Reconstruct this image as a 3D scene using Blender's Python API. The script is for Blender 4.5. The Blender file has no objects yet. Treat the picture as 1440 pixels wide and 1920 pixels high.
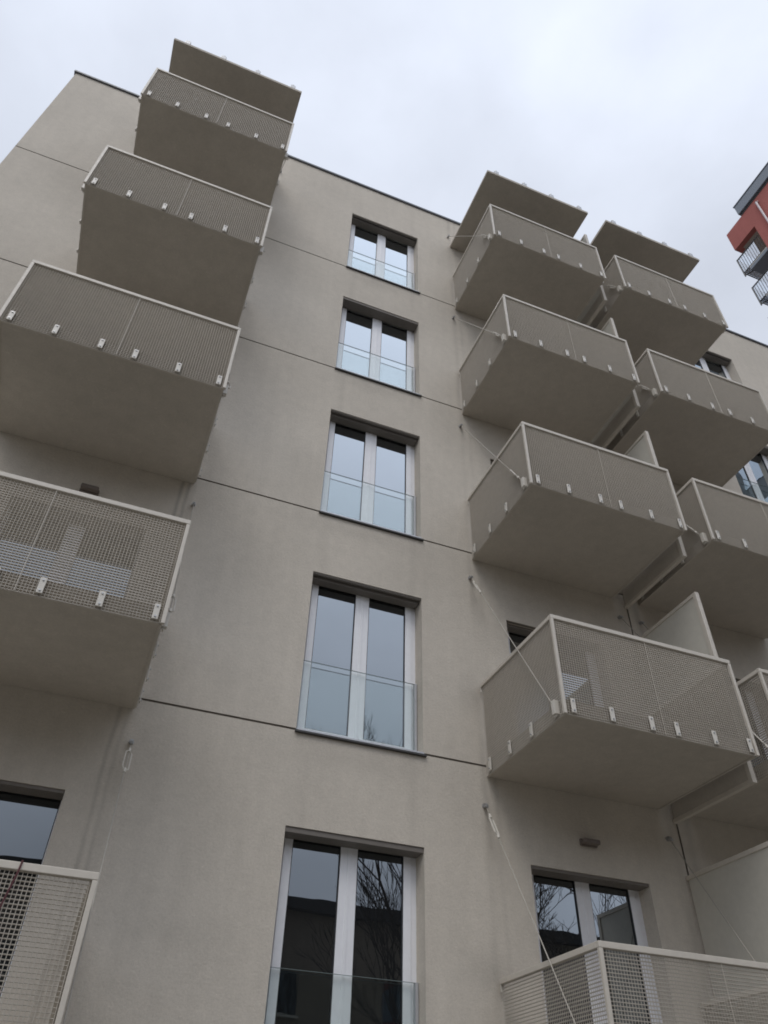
import bpy, bmesh, math, random
from mathutils import Vector, Matrix

# ------------------------------------------------------------------ camera
SC = bpy.context.scene
COL = SC.collection
CAM = Vector((-1.6727, -6.8576, 2.4151))
YAW, PITCH, ROLL, FPX = 0.3526, 0.7327, 0.0328, 1417.0
fw = Vector((math.sin(YAW)*math.cos(PITCH), math.cos(YAW)*math.cos(PITCH), math.sin(PITCH)))
r0 = Vector((math.cos(YAW), -math.sin(YAW), 0)); u0 = r0.cross(fw)
rt = r0*math.cos(ROLL) + u0*math.sin(ROLL)
up = -r0*math.sin(ROLL) + u0*math.cos(ROLL)
cd = bpy.data.cameras.new('camera'); cam = bpy.data.objects.new('camera', cd); COL.objects.link(cam)
cam.matrix_world = Matrix(((rt.x, up.x, -fw.x, CAM.x), (rt.y, up.y, -fw.y, CAM.y), (rt.z, up.z, -fw.z, CAM.z), (0, 0, 0, 1)))
cd.sensor_fit = 'VERTICAL'; cd.sensor_height = 24.0; cd.lens = FPX/1920*24.0
cd.clip_start = 0.05; cd.clip_end = 2000
SC.camera = cam

# ------------------------------------------------------------------ world: overcast sky
SUN_EL, SUN_AZ = math.radians(55), math.radians(215)      # azimuth measured from +y towards +x
w = bpy.data.worlds.new('World'); SC.world = w; w.use_nodes = True
nt = w.node_tree; N = nt.nodes; L = nt.links; N.clear()
def wn(t, **k):
    n = N.new(t)
    for a, b in k.items(): setattr(n, a, b)
    return n
out = wn('ShaderNodeOutputWorld'); bg = wn('ShaderNodeBackground'); L.new(bg.outputs[0], out.inputs[0])
sky = wn('ShaderNodeTexSky', sky_type='NISHITA', sun_disc=False, sun_elevation=SUN_EL, sun_rotation=SUN_AZ)
sky.air_density = 1.5; sky.dust_density = 4
tc = wn('ShaderNodeTexCoord')
sep = wn('ShaderNodeSeparateXYZ'); L.new(tc.outputs['Generated'], sep.inputs[0])
def wmath(op, a, b=None, c=None):
    n = wn('ShaderNodeMath', operation=op)
    for i, v in enumerate((a, b, c)):
        if v is None: continue
        if isinstance(v, (int, float)): n.inputs[i].default_value = v
        else: L.new(v, n.inputs[i])
    return n.outputs[0]
zc = wmath('MAXIMUM', sep.outputs[2], 0.0)
cie = wmath('MULTIPLY_ADD', zc, 0.62, 0.38)                 # overcast: dimmer towards the horizon
back = wmath('MULTIPLY_ADD', sep.outputs[1], -0.55, 1.0)   # thinner cloud on the far side from the house
lum = wmath('MULTIPLY', cie, back)
mp = wn('ShaderNodeMapping'); mp.inputs['Scale'].default_value = (1.0, 1.0, 1.6); L.new(tc.outputs['Generated'], mp.inputs[0])
n1 = wn('ShaderNodeTexNoise'); n1.inputs['Scale'].default_value = 3.4; n1.inputs['Detail'].default_value = 7; n1.inputs['Roughness'].default_value = .5
L.new(mp.outputs[0], n1.inputs['Vector'])
cl = wn('ShaderNodeMapRange'); cl.inputs[1].default_value = .3; cl.inputs[2].default_value = .72; cl.inputs[3].default_value = .865; cl.inputs[4].default_value = 1.11
L.new(n1.outputs['Fac'], cl.inputs[0])
lum2 = wmath('MULTIPLY', lum, cl.outputs[0])
lum3 = wmath('MULTIPLY', lum2, 1.21)
comb = wn('ShaderNodeVectorMath', operation='SCALE'); comb.inputs[0].default_value = (0.855, 0.915, 1.045)
L.new(lum3, comb.inputs['Scale'])
sk = wn('ShaderNodeVectorMath', operation='SCALE'); sk.inputs['Scale'].default_value = 0.08; L.new(sky.outputs[0], sk.inputs[0])
mx = wn('ShaderNodeMix', data_type='RGBA'); mx.inputs[0].default_value = 0.94
L.new(sk.outputs[0], mx.inputs[6]); L.new(comb.outputs[0], mx.inputs[7])
L.new(mx.outputs[2], bg.inputs[0]); bg.inputs[1].default_value = 1.0

sd = bpy.data.lights.new('sun', 'SUN'); sun = bpy.data.objects.new('sun', sd); COL.objects.link(sun)
sd.energy = 0.85; sd.angle = math.radians(25); sd.color = (1, .965, .92)
sdir = Vector((math.sin(SUN_AZ)*math.cos(SUN_EL), math.cos(SUN_AZ)*math.cos(SUN_EL), math.sin(SUN_EL)))
sun.rotation_euler = sdir.to_track_quat('Z', 'Y').to_euler()

SC.view_settings.view_transform = 'Standard'; SC.view_settings.look = 'None'
SC.view_settings.exposure = 0.0; SC.view_settings.gamma = 1.0; SC.view_settings.use_curve_mapping = False
SC.render.filter_size = 1.8; SC.cycles.pixel_filter_type = 'BLACKMAN_HARRIS'; SC.cycles.filter_width = 1.8
SC.cycles.max_bounces = 8; SC.cycles.transparent_max_bounces = 16

# ------------------------------------------------------------------ materials
def mat(name):
    m = bpy.data.materials.new(name); m.use_nodes = True
    return m, m.node_tree, m.node_tree.nodes['Principled BSDF']
def nn(t, kind, **k):
    n = t.nodes.new(kind)
    for a, b in k.items(): setattr(n, a, b)
    return n
def noise(t, scale, detail=4, rough=.55, stretch=None, coord='Object'):
    c = nn(t, 'ShaderNodeTexCoord'); m_ = nn(t, 'ShaderNodeMapping')
    if coord == 'Position':
        g = nn(t, 'ShaderNodeNewGeometry'); t.links.new(g.outputs['Position'], m_.inputs[0])
    else: t.links.new(c.outputs[coord], m_.inputs[0])
    if stretch: m_.inputs['Scale'].default_value = stretch
    n = nn(t, 'ShaderNodeTexNoise'); n.inputs['Scale'].default_value = scale
    n.inputs['Detail'].default_value = detail; n.inputs['Roughness'].default_value = rough
    t.links.new(m_.outputs[0], n.inputs['Vector']); return n.outputs['Fac']
def ramp(t, fac, a, b, lo=.3, hi=.7):
    r = nn(t, 'ShaderNodeMapRange'); r.inputs[1].default_value = lo; r.inputs[2].default_value = hi
    r.inputs[3].default_value = a; r.inputs[4].default_value = b; t.links.new(fac, r.inputs[0]); return r.outputs[0]
def mul(t, a, b):
    m_ = nn(t, 'ShaderNodeMath', operation='MULTIPLY'); t.links.new(a, m_.inputs[0])
    if isinstance(b, (int, float)): m_.inputs[1].default_value = b
    else: t.links.new(b, m_.inputs[1])
    return m_.outputs[0]
def tint(t, bsdf, base, val):
    s = nn(t, 'ShaderNodeVectorMath', operation='SCALE'); s.inputs[0].default_value = base
    t.links.new(val, s.inputs['Scale']); t.links.new(s.outputs[0], bsdf.inputs['Base Color'])
def bump(t, bsdf, h, strength, dist):
    b = nn(t, 'ShaderNodeBump'); b.inputs['Strength'].default_value = strength; b.inputs['Distance'].default_value = dist
    t.links.new(h, b.inputs['Height']); t.links.new(b.outputs[0], bsdf.inputs['Normal'])

def plaster(name, base, amp=1.0, grain=.6, streaks=(), patches=()):
    m, t, b = mat(name)
    big = ramp(t, noise(t, .55, 5, .6, coord='Position'), 1-.075*amp, 1+.06*amp)
    streak = ramp(t, noise(t, 1.0, 4, .6, (5.5, 5.5, .32), 'Position'), 1-.030*amp, 1.012, .28, .62)
    mott = ramp(t, noise(t, 9, 3, .6, coord='Position'), .955, 1.035)
    fine = ramp(t, noise(t, 170, 2, .65, coord='Position'), .90, 1.08)
    med = ramp(t, noise(t, 48, 3, .65, coord='Position'), .945, 1.05)
    val = mul(t, mul(t, mul(t, mul(t, big, streak), mott), fine), med)
    if streaks or patches:
        g = nn(t, 'ShaderNodeNewGeometry'); sp = nn(t, 'ShaderNodeSeparateXYZ'); t.links.new(g.outputs['Position'], sp.inputs[0])
        def mth(op, a, b_=None):
            n = nn(t, 'ShaderNodeMath', operation=op)
            for i, v in enumerate((a, b_)):
                if v is None: continue
                if isinstance(v, (int, float)): n.inputs[i].default_value = v
                else: t.links.new(v, n.inputs[i])
            return n.outputs[0]
        wob = mth('MULTIPLY', mth('SUBTRACT', noise(t, 1.3, 2, .5, coord='Position'), .5), .10)
        xx = mth('ADD', sp.outputs[0], wob)
        brk = ramp(t, noise(t, .9, 4, .6, (1, 1, .5), 'Position'), .0, 1.0, .36, .62)
        def gauss(v, c, w_): 
            d = mth('DIVIDE', mth('SUBTRACT', v, c), w_); return mth('EXPONENT', mth('MULTIPLY', mth('MULTIPLY', d, d), -1.0))
        for x0, w_, k in streaks:      # rain wash lines down the wall
            val = mul(t, val, mth('SUBTRACT', 1.0, mth('MULTIPLY', mth('MULTIPLY', gauss(xx, x0, w_), brk), k)))
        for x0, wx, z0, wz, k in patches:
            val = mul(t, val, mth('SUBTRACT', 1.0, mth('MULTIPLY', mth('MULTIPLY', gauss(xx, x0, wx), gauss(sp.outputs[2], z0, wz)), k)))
    # scattered trowel pits
    pits = ramp(t, noise(t, 26, 1, .5, (1, 1, 1.7), 'Position'), 1.0, 1.09, .69, .75)
    val = mul(t, val, pits)
    tint(t, b, base, val)
    b.inputs['Roughness'].default_value = .92; b.inputs['Specular IOR Level'].default_value = .2
    h = nn(t, 'ShaderNodeMath', operation='ADD'); t.links.new(noise(t, 190, 3, .7, coord='Position'), h.inputs[0]); t.links.new(mul(t, noise(t, 30, 3, .65, coord='Position'), 1.7), h.inputs[1])
    bump(t, b, h.outputs[0], grain, .0035)
    return m
M = {}
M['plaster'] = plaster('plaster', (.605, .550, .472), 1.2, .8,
    [(-1.675, .020, .34), (-1.60, .022, .30), (-1.54, .03, .12), (2.07, .04, .20), (2.20, .03, .14), (4.36, .05, .16), (4.60, .05, .16), (7.05, .06, .15), (.12, .05, .07), (1.25, .05, .07)],
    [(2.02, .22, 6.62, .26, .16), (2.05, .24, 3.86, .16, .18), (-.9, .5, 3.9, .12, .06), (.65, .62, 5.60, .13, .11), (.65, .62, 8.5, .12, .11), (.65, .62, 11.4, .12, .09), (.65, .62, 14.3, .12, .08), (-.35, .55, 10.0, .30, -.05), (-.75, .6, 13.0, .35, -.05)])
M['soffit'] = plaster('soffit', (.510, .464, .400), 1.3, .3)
M['joint'] = plaster('joint', (.30, .27, .23), .6, .4)
M['red'] = plaster('red_plaster', (.43, .150, .13), 1.0, .5)
M['greywall'] = plaster('grey_plaster', (.16, .17, .175), 1.5, .5)
M['opposite'] = plaster('opposite_plaster', (.34, .29, .23), 2, .5)

def paint(name, base, rough=.45, metal=0.0, var=.06):
    m, t, b = mat(name)
    v = ramp(t, noise(t, 14, 4, .6, coord='Position'), 1-var, 1+var*.6)
    tint(t, b, base, v)
    b.inputs['Roughness'].default_value = rough; b.inputs['Metallic'].default_value = metal
    rr = ramp(t, noise(t, 40, 3, coord='Position'), rough-.08, rough+.1); t.links.new(rr, b.inputs['Roughness'])
    return m
M['rail'] = paint('beige_powder_coat', (.60, .55, .475), .45)
M['wire'] = paint('beige_wire', (.52, .475, .41), .5)
M['clip'] = paint('clip_steel', (.66, .62, .55), .42)
M['rod'] = paint('rod_steel', (.40, .37, .32), .4, .2)
M['pvc'] = paint('white_pvc', (.84, .84, .86), .35, 0, .03)
M['dark'] = paint('dark_metal', (.055, .053, .052), .5)
M['cap'] = paint('parapet_metal', (.11, .115, .13), .45)
M['blind'] = paint('blind_box', (.17, .15, .13), .6)
M['screen'] = paint('screen_panel', (.58, .555, .485), .5, 0, .05)
M['gasket'] = paint('gasket', (.03, .03, .032), .6)
M['grey_metal'] = paint('grey_fascia', (.20, .225, .26), .45)
M['lamp'] = paint('lamp_body', (.17, .14, .12), .4)
M['interior'] = paint('interior', (.035, .035, .035), .9)
M['alu'] = paint('aluminium', (.52, .525, .54), .4, .4)
M['edge'] = paint('glass_edge', (.20, .24, .235), .2)
M['strap'] = paint('strap', (.10, .03, .035), .7)
M['zinc'] = paint('zinc', (.42, .42, .42), .4, .6)
M['pipe'] = paint('vent_pipe', (.62, .55, .56), .4)
M['rubber'] = M['gasket']

def glass_pane():
    m = bpy.data.materials.new('window_glass'); m.use_nodes = True; t = m.node_tree; t.nodes.clear()
    o = nn(t, 'ShaderNodeOutputMaterial'); mix = nn(t, 'ShaderNodeMixShader')
    d = nn(t, 'ShaderNodeBsdfDiffuse'); d.inputs[0].default_value = (.012, .013, .014, 1)
    g = nn(t, 'ShaderNodeBsdfGlossy'); g.inputs[0].default_value = (.86, .935, 1, 1); g.inputs['Roughness'].default_value = .004
    lw = nn(t, 'ShaderNodeLayerWeight'); lw.inputs[0].default_value = .5
    f = ramp(t, lw.outputs['Facing'], .125, 1.06, .0, 1.0)
    t.links.new(f, mix.inputs[0]); t.links.new(d.outputs[0], mix.inputs[1]); t.links.new(g.outputs[0], mix.inputs[2])
    b = nn(t, 'ShaderNodeBump'); b.inputs['Strength'].default_value = .065; b.inputs['Distance'].default_value = .02
    t.links.new(noise(t, 1.6, 2, .5, coord='Position'), b.inputs['Height']); t.links.new(b.outputs[0], g.inputs['Normal'])
    t.links.new(mix.outputs[0], o.inputs[0]); return m
M['glass'] = glass_pane()
def glass_clear(name, lo, hi, tcol):
    m = bpy.data.materials.new(name); m.use_nodes = True; t = m.node_tree; t.nodes.clear()
    o = nn(t, 'ShaderNodeOutputMaterial'); mix = nn(t, 'ShaderNodeMixShader')
    d = nn(t, 'ShaderNodeBsdfTransparent'); d.inputs[0].default_value = tcol
    g = nn(t, 'ShaderNodeBsdfGlossy'); g.inputs[0].default_value = (.97, .985, 1, 1); g.inputs['Roughness'].default_value = .01
    lw = nn(t, 'ShaderNodeLayerWeight'); f = ramp(t, lw.outputs['Facing'], lo, hi, 0, 1)
    t.links.new(f, mix.inputs[0]); t.links.new(d.outputs[0], mix.inputs[1]); t.links.new(g.outputs[0], mix.inputs[2])
    t.links.new(mix.outputs[0], o.inputs[0]); return m
M['guard'] = glass_clear('guard_glass', .012, .16, (.955, .975, .97, 1))
M['frosted'] = glass_clear('balcony_glass', .25, .9, (.75, .80, .85, 1))

def bark():
    m, t, b = mat('bark')
    tint(t, b, (.075, .062, .052), ramp(t, noise(t, 14, 5, .7, (1, 1, .3), 'Position'), .6, 1.3)); b.inputs['Roughness'].default_value = .95
    bump(t, b, noise(t, 30, 4, coord='Position'), .6, .02); return m
M['bark'] = bark()
def groundm():
    m, t, b = mat('ground')
    tint(t, b, (.20, .192, .17), ramp(t, noise(t, 1.2, 6, .65, coord='Position'), .75, 1.25)); b.inputs['Roughness'].default_value = .95
    bump(t, b, noise(t, 60, 4, coord='Position'), .5, .01); return m
M['ground'] = groundm()

# ------------------------------------------------------------------ mesh helpers
class MB:
    def __init__(s): s.v = []; s.f = []; s.mi = []; s.mats = []
    def m(s, name):
        if name not in s.mats: s.mats.append(name)
        return s.mats.index(name)
    def quad(s, a, b, c, d, mt):
        i = len(s.v); s.v += [tuple(a), tuple(b), tuple(c), tuple(d)]; s.f.append((i, i+1, i+2, i+3)); s.mi.append(s.m(mt))
    def box(s, lo, hi, mt, bev=0.0):
        x0, y0, z0 = lo; x1, y1, z1 = hi
        if bev > 0:
            bm = bmesh.new(); bmesh.ops.create_cube(bm, size=1)
            for q in bm.verts: q.co = Vector(((x0+x1)/2+q.co.x*(x1-x0), (y0+y1)/2+q.co.y*(y1-y0), (z0+z1)/2+q.co.z*(z1-z0)))
            bmesh.ops.bevel(bm, geom=bm.edges[:], offset=bev, segments=2, profile=.5, affect='EDGES')
            s.add_bm(bm, mt); return s
        i = len(s.v)
        s.v += [(x0,y0,z0),(x1,y0,z0),(x1,y1,z0),(x0,y1,z0),(x0,y0,z1),(x1,y0,z1),(x1,y1,z1),(x0,y1,z1)]
        for q in ((0,3,2,1),(4,5,6,7),(0,1,5,4),(1,2,6,5),(2,3,7,6),(3,0,4,7)):
            s.f.append(tuple(i+k for k in q)); s.mi.append(s.m(mt))
        return s
    def add_bm(s, bm, mt):
        i = len(s.v); bm.verts.index_update()
        s.v += [tuple(q.co) for q in bm.verts]
        for f in bm.faces: s.f.append(tuple(i+q.index for q in f.verts)); s.mi.append(s.m(mt))
        bm.free()
    def rod(s, a, b, r, mt, n=6, r2=None, caps=True):
        a = Vector(a); b = Vector(b); d = (b-a).normalized()
        x = d.orthogonal().normalized(); y = d.cross(x); r2 = r if r2 is None else r2
        i = len(s.v)
        for p, rr in ((a, r), (b, r2)):
            for k in range(n):
                an = 2*math.pi*(k+.5)/n; s.v.append(tuple(p + x*math.cos(an)*rr + y*math.sin(an)*rr))
        for k in range(n):
            s.f.append((i+k, i+(k+1) % n, i+n+(k+1) % n, i+n+k)); s.mi.append(s.m(mt))
        if caps:
            s.f.append(tuple(i+k for k in reversed(range(n)))); s.mi.append(s.m(mt))
            s.f.append(tuple(i+n+k for k in range(n))); s.mi.append(s.m(mt))
        return s
    def build(s, name, parent=None, smooth=False, loc=None):
        me = bpy.data.meshes.new(name); me.from_pydata(s.v, [], s.f); me.update()
        for k in s.mats: me.materials.append(M[k])
        for p, k in zip(me.polygons, s.mi): p.material_index = k; p.use_smooth = smooth
        o = bpy.data.objects.new(name, me); COL.objects.link(o)
        if parent: o.parent = parent
        if loc: o.location = loc
        return o
def thing(name, label, cat, loc=(0, 0, 0), group=None):
    o = bpy.data.objects.new(name, None); COL.objects.link(o); o.location = loc; o.empty_display_size = .3
    o['label'] = label; o['category'] = cat
    if group: o['group'] = group
    return o
def tag(o, label, cat, group=None):
    o['label'] = label; o['category'] = cat
    if group: o['group'] = group
    return o
def copy_part(o, parent, loc):
    c = o.copy(); COL.objects.link(c); c.parent = parent; c.location = loc
    for ch in list(o.children):
        d = ch.copy(); COL.objects.link(d); d.parent = c
    return c

# ------------------------------------------------------------------ layout (metres; facade plane is y = 0)
F = 2.9                       # storey height
HW = 1.968                    # window height
WW = 1.371
GZ = 0.72                     # ground level
PAR = 17.71                   # parapet
BL, BR = -5.52, 13.6          # ends of the house
DEP = 11.0
CA = (2.0785, 4.2529); CB = (4.6623, 6.8802); CC = (-3.7563, -1.5356)
D = 1.572
WINX = {'main': (0.0, WW), 'A': (2.524, 3.926), 'B': (5.10, 6.50), 'C': (-3.325, -1.923), 'far': (7.65, 9.02)}

# ground
g = MB(); g.quad((-400, -400, GZ), (400, -400, GZ), (400, 400, GZ), (-400, 400, GZ), 'ground')
g.build('ground')['kind'] = 'structure'

# ------------------------------------------------------------------ apartment building
house = thing('apartment_building', 'beige plastered apartment building with stacked steel mesh balconies and white windows', 'building', (0, 0, GZ))
hz = -GZ                       # children use world coordinates; the empty sits at ground height
def wall_grid():
    mb = MB()
    xs = {BL, BR}; zs = {GZ, PAR}
    REC = .5
    ops = []
    for k in range(1, 6):
        for n, (a, b) in WINX.items():
            top = k*F+HW
            bot = k*F if n in ('main', 'far') else k*F+.02
            ops.append((a, b, bot, top)); xs |= {a, b}; zs |= {bot, top}
    gro = []
    for k in range(1, 6):
        z = k*F; gro.append((z-.012, z+.010)); zs |= {z-.012, z+.010}
    vg = (4.452, 4.474); xs |= set(vg)
    xs = sorted(xs); zs = sorted(zs)
    def depth(i, j):
        if i < 0 or j < 0 or i >= len(xs)-1 or j >= len(zs)-1: return 0.0
        x = (xs[i]+xs[i+1])/2; z = (zs[j]+zs[j+1])/2
        for a, b, c, d in ops:
            if a < x < b and c < z < d: return REC
        for a, b in gro:
            if a < z < b: return .018
        if vg[0] < x < vg[1]: return .05
        return 0.0
    for i in range(len(xs)-1):
        for j in range(len(zs)-1):
            d = depth(i, j); x0, x1, z0, z1 = xs[i], xs[i+1], zs[j], zs[j+1]
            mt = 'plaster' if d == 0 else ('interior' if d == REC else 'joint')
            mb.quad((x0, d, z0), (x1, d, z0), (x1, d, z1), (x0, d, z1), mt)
            e = depth(i+1, j)
            if abs(e-d) > 1e-6:
                m2 = 'plaster' if max(d, e) == REC else 'joint'
                mb.quad((x1, d, z0), (x1, e, z0), (x1, e, z1), (x1, d, z1), m2)
            e = depth(i, j+1)
            if abs(e-d) > 1e-6:
                m2 = 'plaster' if max(d, e) == REC else 'joint'
                mb.quad((x0, d, z1), (x1, d, z1), (x1, e, z1), (x0, e, z1), m2)
    # ends, back and roof deck
    mb.quad((BL, 0, GZ), (BL, 0, PAR), (BL, DEP, PAR), (BL, DEP, GZ), 'plaster')
    mb.quad((BR, 0, GZ), (BR, DEP, GZ), (BR, DEP, PAR), (BR, 0, PAR), 'plaster')
    mb.quad((BL, DEP, GZ), (BR, DEP, GZ), (BR, DEP, PAR), (BL, DEP, PAR), 'plaster')
    mb.quad((BL, 0, PAR-.004), (BR, 0, PAR-.004), (BR, DEP, PAR-.004), (BL, DEP, PAR-.004), 'cap')
    return mb
wall_grid().build('wall', house, loc=(0, 0, hz))
c = MB()
c.box((BL-.035, -.035, PAR), (BR+.035, .30, PAR+.055), 'cap', .006)
c.box((BL-.035, .30, PAR), (BL+.3, DEP, PAR+.055), 'cap', .006)
c.build('parapet_cap', house, loc=(0, 0, hz))

# ---- windows: a part of the house; frame mesh with sashes, panes, sill, guard as sub-parts
def window(name, width, door, blind, slit, ext=0.0):
    H = HW + .14
    y = .20
    mb = MB(); f = .052
    mb.box((-ext, y, 0), (f-ext, y+.075, H), 'pvc'); mb.box((width-f+ext, y, 0), (width+ext, y+.075, H), 'pvc')
    mb.box((f, y+.001, 0), (width-f, y+.075, .06), 'pvc')
    mb.box((f, y+.001, H-.06), (width-f, y+.075, H), 'pvc')
    w_ = mb.build(name, house)
    mid = width/2
    st = .078
    for a, b in ((f+.003-ext, mid-.006), (mid+.006, width-f-.003+ext)):
        s = MB(); yf = y-.012
        z0, z1 = .045, H-.05
        s.box((a, yf, z0), (a+st, y+.06, z1), 'pvc', .004); s.box((b-st, yf, z0), (b, y+.06, z1), 'pvc', .004)
        s.box((a+st, yf+.001, z0), (b-st, y+.06, z0+st), 'pvc'); s.box((a+st, yf+.001, z1-st), (b-st, y+.06, z1), 'pvc')
        gk = .007
        for (p, q) in (((a+st, yf+.008, z0+st), (a+st+gk, y+.05, z1-st)), ((b-st-gk, yf+.008, z0+st), (b-st, y+.05, z1-st))):
            s.box(p, q, 'gasket')
        s.box((a+st+gk, yf+.008, z0+st), (b-st-gk, y+.05, z0+st+gk), 'gasket')
        s.build('sash', w_)
        pn = MB(); pn.box((a+st+gk, y+.012, z0+st+gk), (b-st-gk, y+.03, z1-st), 'glass'); pn.build('pane', w_)
    mm = MB(); mm.box((mid-.016, y-.020, .05), (mid+.016, y+.02, H-.06), 'pvc', .004)
    mm.box((mid-.024, y-.004, .05), (mid-.0165, y+.02, H-.06), 'gasket')
    mm.build('mullion', w_)
    # roller blind box under the lintel
    b = MB()
    if slit:
        b.box((.012, .065, HW-.052), (width-.012, .185, HW-.002), 'blind', .004)
        b.box((.012, .012, HW-.022), (width-.012, .050, HW-.002), 'blind', .003)
        b.box((.002, .05, HW-.012), (width-.002, .065, HW-.001), 'gasket')
    else:
        b.box((.004, .012, HW-.050), (width-.004, .185, HW-.002), 'blind', .003)
    b.build('blind_box', w_)
    if not door:
        s = MB(); s.box((-.012, -.034, -.034), (width+.03, .20, -.013), 'dark', .003)
        s.box((.002, -.03, -.0125), (width-.002, .199, .004), 'alu')
        s.build('sill', w_)
        gu = MB(); gu.box((.026, .150, .02), (width-.026, .162, .873), 'guard'); gu.build('guard_pane', w_)
        ge = MB(); ge.box((.026, .1495, .8732), (width-.026, .1625, .8765), 'edge'); ge.build('guard_edge', w_)
        for a, bb in ((.006, .034), (width-.034, width-.006)):
            ra = MB(); ra.box((a, .138, .012), (bb, .1495, .878), 'alu', .002); ra.box((a, .1625, .012), (bb, .186, .878), 'alu', .002)
            lo_, hi_ = (a, .026) if a < .5 else (width-.026, bb)
            ra.box((lo_, .1492, .0125), (hi_, .1628, .8775), 'alu'); ra.build('guard_rail', w_)
    return w_
WIN = {}
for k in range(1, 6):
    slit = k in (2, 3, 5)
    for n in ('main', 'far', 'A', 'B', 'C'):
        a, b = WINX[n]; door = n in 'ABC'
        key = (n == 'C', round(b-a, 3), door, slit)
        nm = 'balcony_door' if door else 'window'
        loc = (a, 0, hz + k*F + (.02 if door else 0))
        if n == 'B' and k == 1: continue
        if key in WIN: copy_part(WIN[key], house, loc)
        else:
            o = window(nm, b-a, door, True, slit, .12 if n == 'C' else 0); o.location = loc; WIN[key] = o

# ---- balconies
SB, RT = -.1226, .9413
PITCHW = .035
def wires(mb, P0, ux, length, z0, z1, outn, rh, rv, mt='wire'):
    """woven wire panel: P0 start, ux unit direction, outn outward normal"""
    P0 = Vector(P0); ux = Vector(ux); outn = Vector(outn)
    n = int((z1-z0)/.0255)
    inn = -outn*.022
    for i in range(n+1):                       # flat bars on edge
        z = z0 + (z1-z0)*i/n
        q = [P0, P0+ux*length, P0+ux*length+inn, P0+inn]
        lo = [min(v[k] for v in q) for k in range(3)]; hi = [max(v[k] for v in q) for k in range(3)]
        mb.box((lo[0], lo[1], lo[2]+z-.0015), (hi[0], hi[1], hi[2]+z+.0015), mt)
    n = int(length/.026)
    for i in range(n+1):                       # round uprights on the outer face
        a = P0 + ux*(length*i/n) + outn*rv*.8
        mb.rod(a+Vector((0, 0, z0)), a+Vector((0, 0, z1)), rv, mt, 4, caps=False)
RH, RV = .0050, .0024
def clip(mb, c, n, t):
    """bracket plate centred at c, outward n, tangent t"""
    c = Vector(c); n = Vector(n); t = Vector(t); z = Vector((0, 0, 1))
    def pt(a, b, h): return c + t*a + n*b + z*h
    hw = .024; lo, hi = -.065, .075; th = .012
    lo_ = pt(-hw, 0, lo); hi_ = pt(hw, th, hi)
    mb.box([min(lo_[i], hi_[i]) for i in range(3)], [max(lo_[i], hi_[i]) for i in range(3)], 'clip', .003)
    for h in (-.042, .052): mb.rod(pt(0, th, h), pt(0, th+.008, h), .0085, 'zinc', 8)
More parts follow.
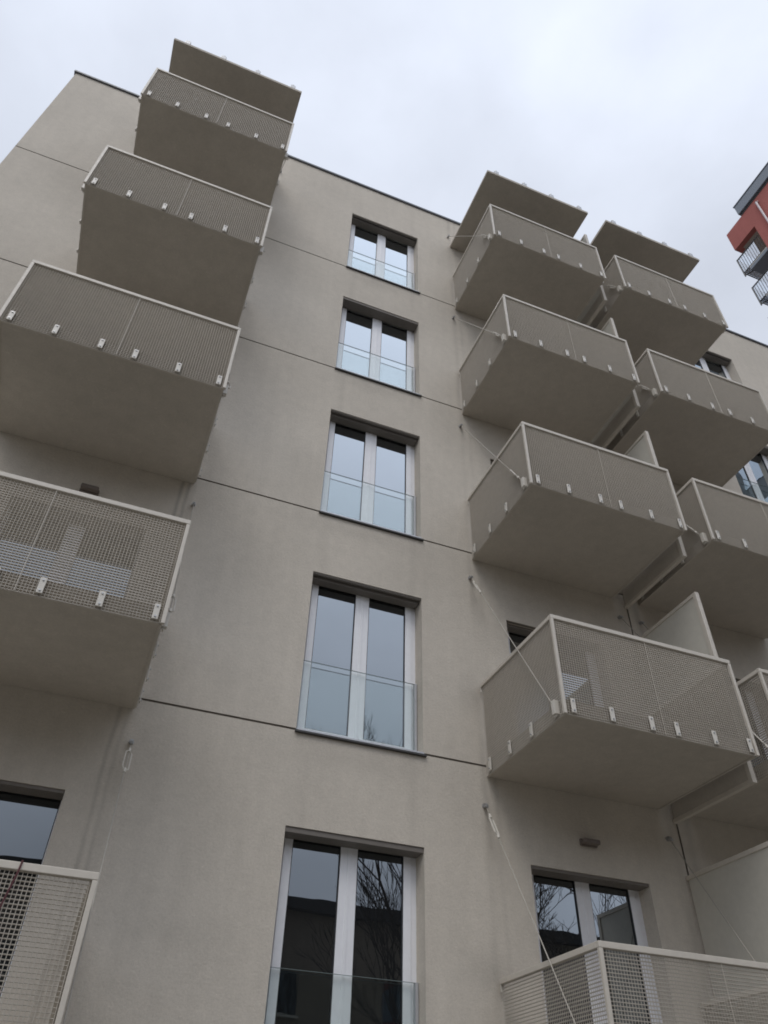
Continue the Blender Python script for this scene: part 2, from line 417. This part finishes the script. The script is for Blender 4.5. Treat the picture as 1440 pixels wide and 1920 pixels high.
def balcony(width, seed, tb):
    """local origin: left wall corner at floor level; x right, y towards the wall"""
    W_ = width
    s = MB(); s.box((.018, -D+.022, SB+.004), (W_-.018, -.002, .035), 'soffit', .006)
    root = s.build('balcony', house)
    zb, zt = SB-.002, RT-.045
    fm = MB(); wires(fm, (.03, -D+.008, 0), (1, 0, 0), W_-.06, zb, zt, (0, -1, 0), RH, RV)
    mid = W_*.503
    fm.rod((mid, -D-.004, zb), (mid, -D-.004, zt), .0030, 'rail', 6)
    fm.build('front_mesh', root)
    for sx in (0, 1):
        x = .006 if sx == 0 else W_-.006; n = (-1, 0, 0) if sx == 0 else (1, 0, 0)
        sm = MB(); wires(sm, (x, -D+.03, 0), (0, 1, 0), D-.08, zb, zt, n, RH, RV)
        sm.build('side_mesh', root)
        for y in (-.14, -.57, -1.0, -1.44):
            cm = MB(); clip(cm, (x-.012*(1 if sx == 0 else -1), y, SB+.08), n, (0, 1, 0)); cm.build('clip', root)
    rl = MB()
    rl.box((-.012, -D-.012, RT-.045), (W_+.012, -D+.036, RT), 'rail', .004)
    rl.build('top_rail', root)
    for x0 in (-.012, W_-.036):
        rr = MB(); rr.box((x0, -D+.036, RT-.0445), (x0+.048, -.045, RT-.0005), 'rail', .004)
        rr.box((x0+.004, -.045, RT-.10), (x0+.044, -.035, RT+.0), 'clip', .002)
        rr.build('side_rail', root)
    for x0 in (-.012, W_-.020):
        po = MB(); po.box((x0, -D-.011, SB-.004), (x0+.032, -D+.019, RT-.046), 'rail', .003); po.build('post', root)
    xs = [.095, .513, .951, W_-.934, W_-.497, W_-.073]
    for x in xs:
        cm = MB(); clip(cm, (x, -D-.004, SB+.08), (0, -1, 0), (1, 0, 0)); cm.build('clip', root)
    # tie rods
    for sx in (0, 1):
        x = -.035 if sx == 0 else W_+.035
        q = MB(); A = Vector((x, -.06, 2.42)); B = Vector((x, -1.44, .02))
        d = (B-A).normalized()
        q.rod(A, B, .0055, 'rod', 8)
        q.rod((x, .0, 2.47), (x, -.012, 2.47), .024, 'zinc', 10)
        q.rod((x, -.005, 2.47), (x, -.075, 2.44), .014, 'zinc', 8)
        q.rod(A - d*.05 + Vector((-.016, 0, 0)), A - d*.05 + Vector((.016, 0, 0)), .022, 'zinc', 8)
        xin = x + (.05 if sx == 0 else -.05)
        q.box((min(x, xin)-.004, -1.475, -.09), (max(x, xin)+.004, -1.425, .05), 'clip', .004)
        # turnbuckle: an open oval of two bars with end eyes
        t0 = tb[sx]
        if t0 is not None:
            c0 = A + (B-A)*t0; c1 = c0 + d*.26; sd_ = (Vector((1, 0, 0)) + Vector((1, 0, 0)).cross(d)*.5).normalized()*.03
            for s_ in (1, -1):
                q.rod(c0+sd_*s_+d*.03, c1+sd_*s_-d*.03, .0075, 'clip', 6)
                q.rod(c0, c0+sd_*s_+d*.03, .0075, 'clip', 6); q.rod(c1, c1+sd_*s_-d*.03, .0075, 'clip', 6)
            q.rod(c0-d*.03, c0+d*.02, .014, 'clip', 8); q.rod(c1-d*.02, c1+d*.03, .014, 'clip', 8)
        q.build('tie_rod', root)
    return root
def place(col, proto, levels, first):
    for k in levels:
        loc = (col[0], 0, hz + k*F)
        if k == first: proto.location = loc
        else: copy_part(proto, house, loc)
bA1 = balcony(CA[1]-CA[0], 1, (.04, None)); place(CA, bA1, (1, 2), 1)
bA2 = balcony(CA[1]-CA[0], 2, (.86, None)); place(CA, bA2, (3, 4, 5), 3)
bB = balcony(CB[1]-CB[0], 3, (.86, None)); place(CB, bB, (2, 3, 4, 5), 2)
bC1 = balcony(CC[1]-CC[0], 4, (None, .03)); place(CC, bC1, (1,), 1)
bC2 = balcony(CC[1]-CC[0], 5, (.86, .86)); place(CC, bC2, (2, 3, 4, 5), 2)

# ---- canopies over the top balconies
def canopy(width):
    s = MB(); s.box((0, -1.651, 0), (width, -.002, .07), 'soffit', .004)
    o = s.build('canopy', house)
    for t in (.095, .37, .64, .925):
        b = MB(); x = t*width
        b.box((x-.045, -1.648, .0705), (x+.045, -1.58, .19), 'zinc', .008); b.rod((x, -1.615, .18), (x, -1.615, .25), .022, 'zinc', 8)
        b.build('roof_bracket', o)
    return o
cA = canopy(CA[1]-CA[0]); cA.location = (CA[0], 0, hz+16.595)
cB = canopy(CB[1]-CB[0]); cB.location = (CB[0], 0, hz+16.595)
copy_part(cB, house, (CC[0], 0, hz+16.595))

# ---- privacy screens between the two right-hand columns
def screen():
    s = MB(); s.box((4.425, -1.215, .05), (4.455, -.03, 2.06), 'screen'); s.box((4.424, -1.215, -.20), (4.456, -.03, .05), 'soffit')  # strip below floor level coloured darker to stand in for soffit shade
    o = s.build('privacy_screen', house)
    fr = MB(); fr.box((4.412, -1.27, -.245), (4.468, -1.215, 2.10), 'rail', .004); fr.build('edge_trim', o)
    fr = MB(); fr.box((4.412, -1.215, 2.055), (4.468, -.006, 2.0995), 'rail', .003); fr.build('top_trim', o)
    fr = MB(); fr.box((4.414, -1.215, -.2445), (4.466, -.006, -.20), 'rail', .003); fr.build('bottom_trim', o)
    return o
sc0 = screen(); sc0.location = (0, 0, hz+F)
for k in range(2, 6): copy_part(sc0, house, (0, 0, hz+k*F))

# ---- small lamps above the balcony doors
def lamp():
    s = MB(); s.box((-.10, -.03, 0), (.10, 0, .07), 'lamp', .006)
    o = s.build('wall_lamp', house)
    h = MB(); h.box((-.095, -.10, .008), (.095, -.031, .058), 'lamp', .012); h.build('lamp_shade', o)
    return o
l0 = None
for n in ('A', 'C'):
    for k in ((1,) if n == 'A' else (2,)):
        a, b = WINX[n]; loc = ((a+b)/2 + .01, 0, hz + k*F + 2.235)
        if l0 is None: l0 = lamp(); l0.location = loc
        else: copy_part(l0, house, loc)

# ---- strap hanging from the bottom left balcony rail
st = MB(); pts = [Vector((-1.98, -D-.018, F+RT+.004)), Vector((-1.985, -D-.02, F+RT-.06)), Vector((-2.03, -D-.018, F+.62)), Vector((-2.08, -D-.016, F+.40)), Vector((-2.10, -D-.018, F+.1))]
st.rod((-1.98, -D+.045, F+RT+.006), pts[0], .006, 'strap', 6)
for a, b in zip(pts, pts[1:]): st.rod(a, b, .006, 'strap', 6)
tag(st.build('strap', None), 'dark red strap tied over the rail of the lowest left balcony', 'strap')

# ------------------------------------------------------------------ red tower beyond the end of the row
tower = thing('apartment_tower', 'red rendered apartment tower with grey roof edge and corner balconies', 'building', (23, 2, GZ))
tl = (-23, -2, -GZ)
t_ = MB()
TX, TY = 23.0, 6.12
FZ = [41.07 - 2.7*i for i in range(15)]
# body behind the corner loggias
t_.box((24.6, -3, GZ), (36, 4.62, 42.75), 'red')
t_.box((TX, -3, GZ), (24.6, 4.62, 42.74), 'red')
t_.box((TX, 4.621, 41.09), (TX+.30, TY, 42.74), 'red')            # parapet over the loggia, front
t_.box((TX+.30, TY-.3, 41.09), (36, TY, 42.739), 'red')
t_.box((TX+.301, 4.621, 41.095), (36, TY-.301, 41.35), 'soffit')
t_.build('wall', tower, loc=tl)
rf = MB()
rf.box((TX-.12, -3.0, 42.90), (36, 4.97, 43.72), 'grey_metal', .02)
rf.box((TX-.02, -3.0, 42.745), (36, 4.90, 42.895), 'dark')
rf.box((TX-.15, -3.0, 43.722), (36, 5.0, 43.78), 'cap')
rf.build('roof', tower, loc=tl)
for fl in range(12):
    for yy in (.9, -1.6):
        q = MB(); q.box((TX-.02, yy-1.4, 38.9-2.7*fl), (TX+.05, yy+1.4, 40.95-2.7*fl), 'glass'); q.build('window', tower, loc=tl)
pp = MB(); pp.rod((TX-.12, 3.86, 34), (TX-.12, 3.86, 42.25), .055, 'pipe', 10); pp.rod((TX-.12, 3.86, 42.2), (TX+.02, 3.86, 42.35), .085, 'pipe', 10)
pp.build('vent_pipe', tower, loc=tl)
def tower_balcony(z):
    s = MB(); s.box((TX-.05, 4.625, z-.22), (25.2, 5.85, z), 'grey_metal', .01); s.box((TX-.055, 4.63, z+.001), (TX+.06, 5.85, z+.05), 'clip')
    o = s.build('tower_balcony', tower, loc=tl)
    gl = MB()
    gl.box((TX-.02, 5.05, z+.15), (TX-.005, 6.22, z+1.35), 'frosted'); gl.box((TX, 6.235, z+.15), (25.0, 6.25, z+1.35), 'frosted')
    gl.build('glass_panel', o)
    r = MB()
    for zz in (z+.1, z+1.38):
        r.rod((TX-.03, 4.7, zz), (TX-.03, 6.27, zz), .03, 'dark', 6); r.rod((TX-.03, 6.27, zz), (25.0, 6.27, zz), .03, 'dark', 6)
    for i in range(12): r.rod((TX-.03, 4.75+i*.138, z+.1), (TX-.03, 4.75+i*.138, z+1.38), .012, 'dark', 5)
    for i in range(1, 14): r.rod((TX-.03+i*.145, 6.27, z+.1), (TX-.03+i*.145, 6.27, z+1.38), .012, 'dark', 5)
    r.rod((TX-.03, 6.27, z-.2), (TX-.03, 6.27, z+1.4), .035, 'dark', 6)
    r.rod((TX-.03, 6.27, z-.12), (TX+.2, 5.8, z-.12), .03, 'dark', 6)
    r.build('railing', o)
    wn_ = MB(); wn_.box((24.3, 4.6205, z+.1), (25.0, 4.66, z+2.0), 'glass'); wn_.build('loggia_window', o)
    return o
for i in range(5): tower_balcony(38.85-2.7*i)

gb = thing('added_grey_block', 'added dark grey block, out of view beside the red tower, darkening the far right windows', 'building', (25, -20, GZ))  # invented block out of view, added to darken reflections in the far windows
q = MB(); q.box((24.0, -17, GZ), (38, -3.2, 40.5), 'greywall'); q.build('wall', gb, loc=(-25, 20, -GZ))
q = MB(); q.box((23.8, -17.2, 40.502), (38.2, -3.1, 40.9), 'dark'); q.build('roof', gb, loc=(-25, 20, -GZ))
for fl in range(13):
    for i in range(3):
        q = MB(); q.box((23.97, -15.6+i*4.3, 2.2+fl*2.9), (24.05, -13.4+i*4.3, 3.9+fl*2.9), 'glass'); q.build('window', gb, loc=(-25, 20, -GZ))

# ------------------------------------------------------------------ across the street: seen mirrored in the lower windows
opp = thing('apartment_block', 'long low brown block across the street, mirrored in the bottom windows', 'building', (5, -28, GZ))
ol = (-5, 28, -GZ)
o_ = MB(); o_.box((-40, -40, GZ), (60, -27, 11.2), 'opposite'); o_.build('wall', opp, loc=ol)
o_ = MB(); o_.box((-40.4, -40.4, 11.202), (60.4, -26.6, 11.7), 'dark'); o_.build('roof', opp, loc=ol)
for fl in range(3):
    for i in range(16):
        x = -30 + i*5.2
        q = MB(); q.box((x, -27.03, 1.9+fl*2.8), (x+1.5, -26.985, 3.4+fl*2.8), 'glass'); q.box((x-.1, -27.03, 1.78+fl*2.8), (x+1.6, -26.9, 1.88+fl*2.8), 'clip')
        q.build('window', opp, loc=ol)

def tree(name, label, base, h, lean, seed, spread=1.0):
    rnd = random.Random(seed)
    root = thing(name, label, 'tree', base, 'bare street trees')
    tr = MB(); cr = MB()
    def grow(p, d, ln, r, lev):
        mb = tr if lev == 0 else cr
        segs = 4 if lev < 2 else 3
        for s in range(segs):
            d2 = (d + Vector((rnd.uniform(-1, 1), rnd.uniform(-1, 1), rnd.uniform(-.5, .9)))*(.10 if lev == 0 else .2)).normalized()
            q = p + d2*(ln/segs); r2 = r*(.93 if lev == 0 else .84)
            mb.rod(p, q, r, 'bark', 8 if lev < 2 else 4, r2, caps=False)
            p, d, r = q, d2, r2
            if lev < 5 and (s >= 1 or lev > 0) and rnd.random() < .85:
                a = rnd.uniform(0, 6.283); sp = rnd.uniform(.5, 1.0)
                side = Vector((math.cos(a), math.sin(a), rnd.uniform(-.1, .5)))
                grow(p, (d*(1-.3*sp)+side*sp*.8*spread).normalized(), ln*rnd.uniform(.5, .72), max(r*.6, .008), lev+1)
        if lev < 5:
            for _ in range(2):
                a = rnd.uniform(0, 6.283)
                grow(p, (d+Vector((math.cos(a), math.sin(a), .2))*.6*spread).normalized(), ln*rnd.uniform(.5, .75), max(r*.75, .008), lev+1)
    grow(Vector((0, 0, -.1)), Vector(lean).normalized(), h*.42, h*.0115, 0)
    tr.build('trunk', root); cr.build('crown', root)
    return root
tree('bare_tree', 'bare branching tree mirrored in the bottom window right pane', (10.4, -18.5, GZ), 15, (.03, .02, 1), 7, .5)
tree('bare_tree', 'leaning bare tree mirrored in the lowest right balcony door', (12.0, -13.5, GZ), 12.5, (-.12, .0, 1), 12)
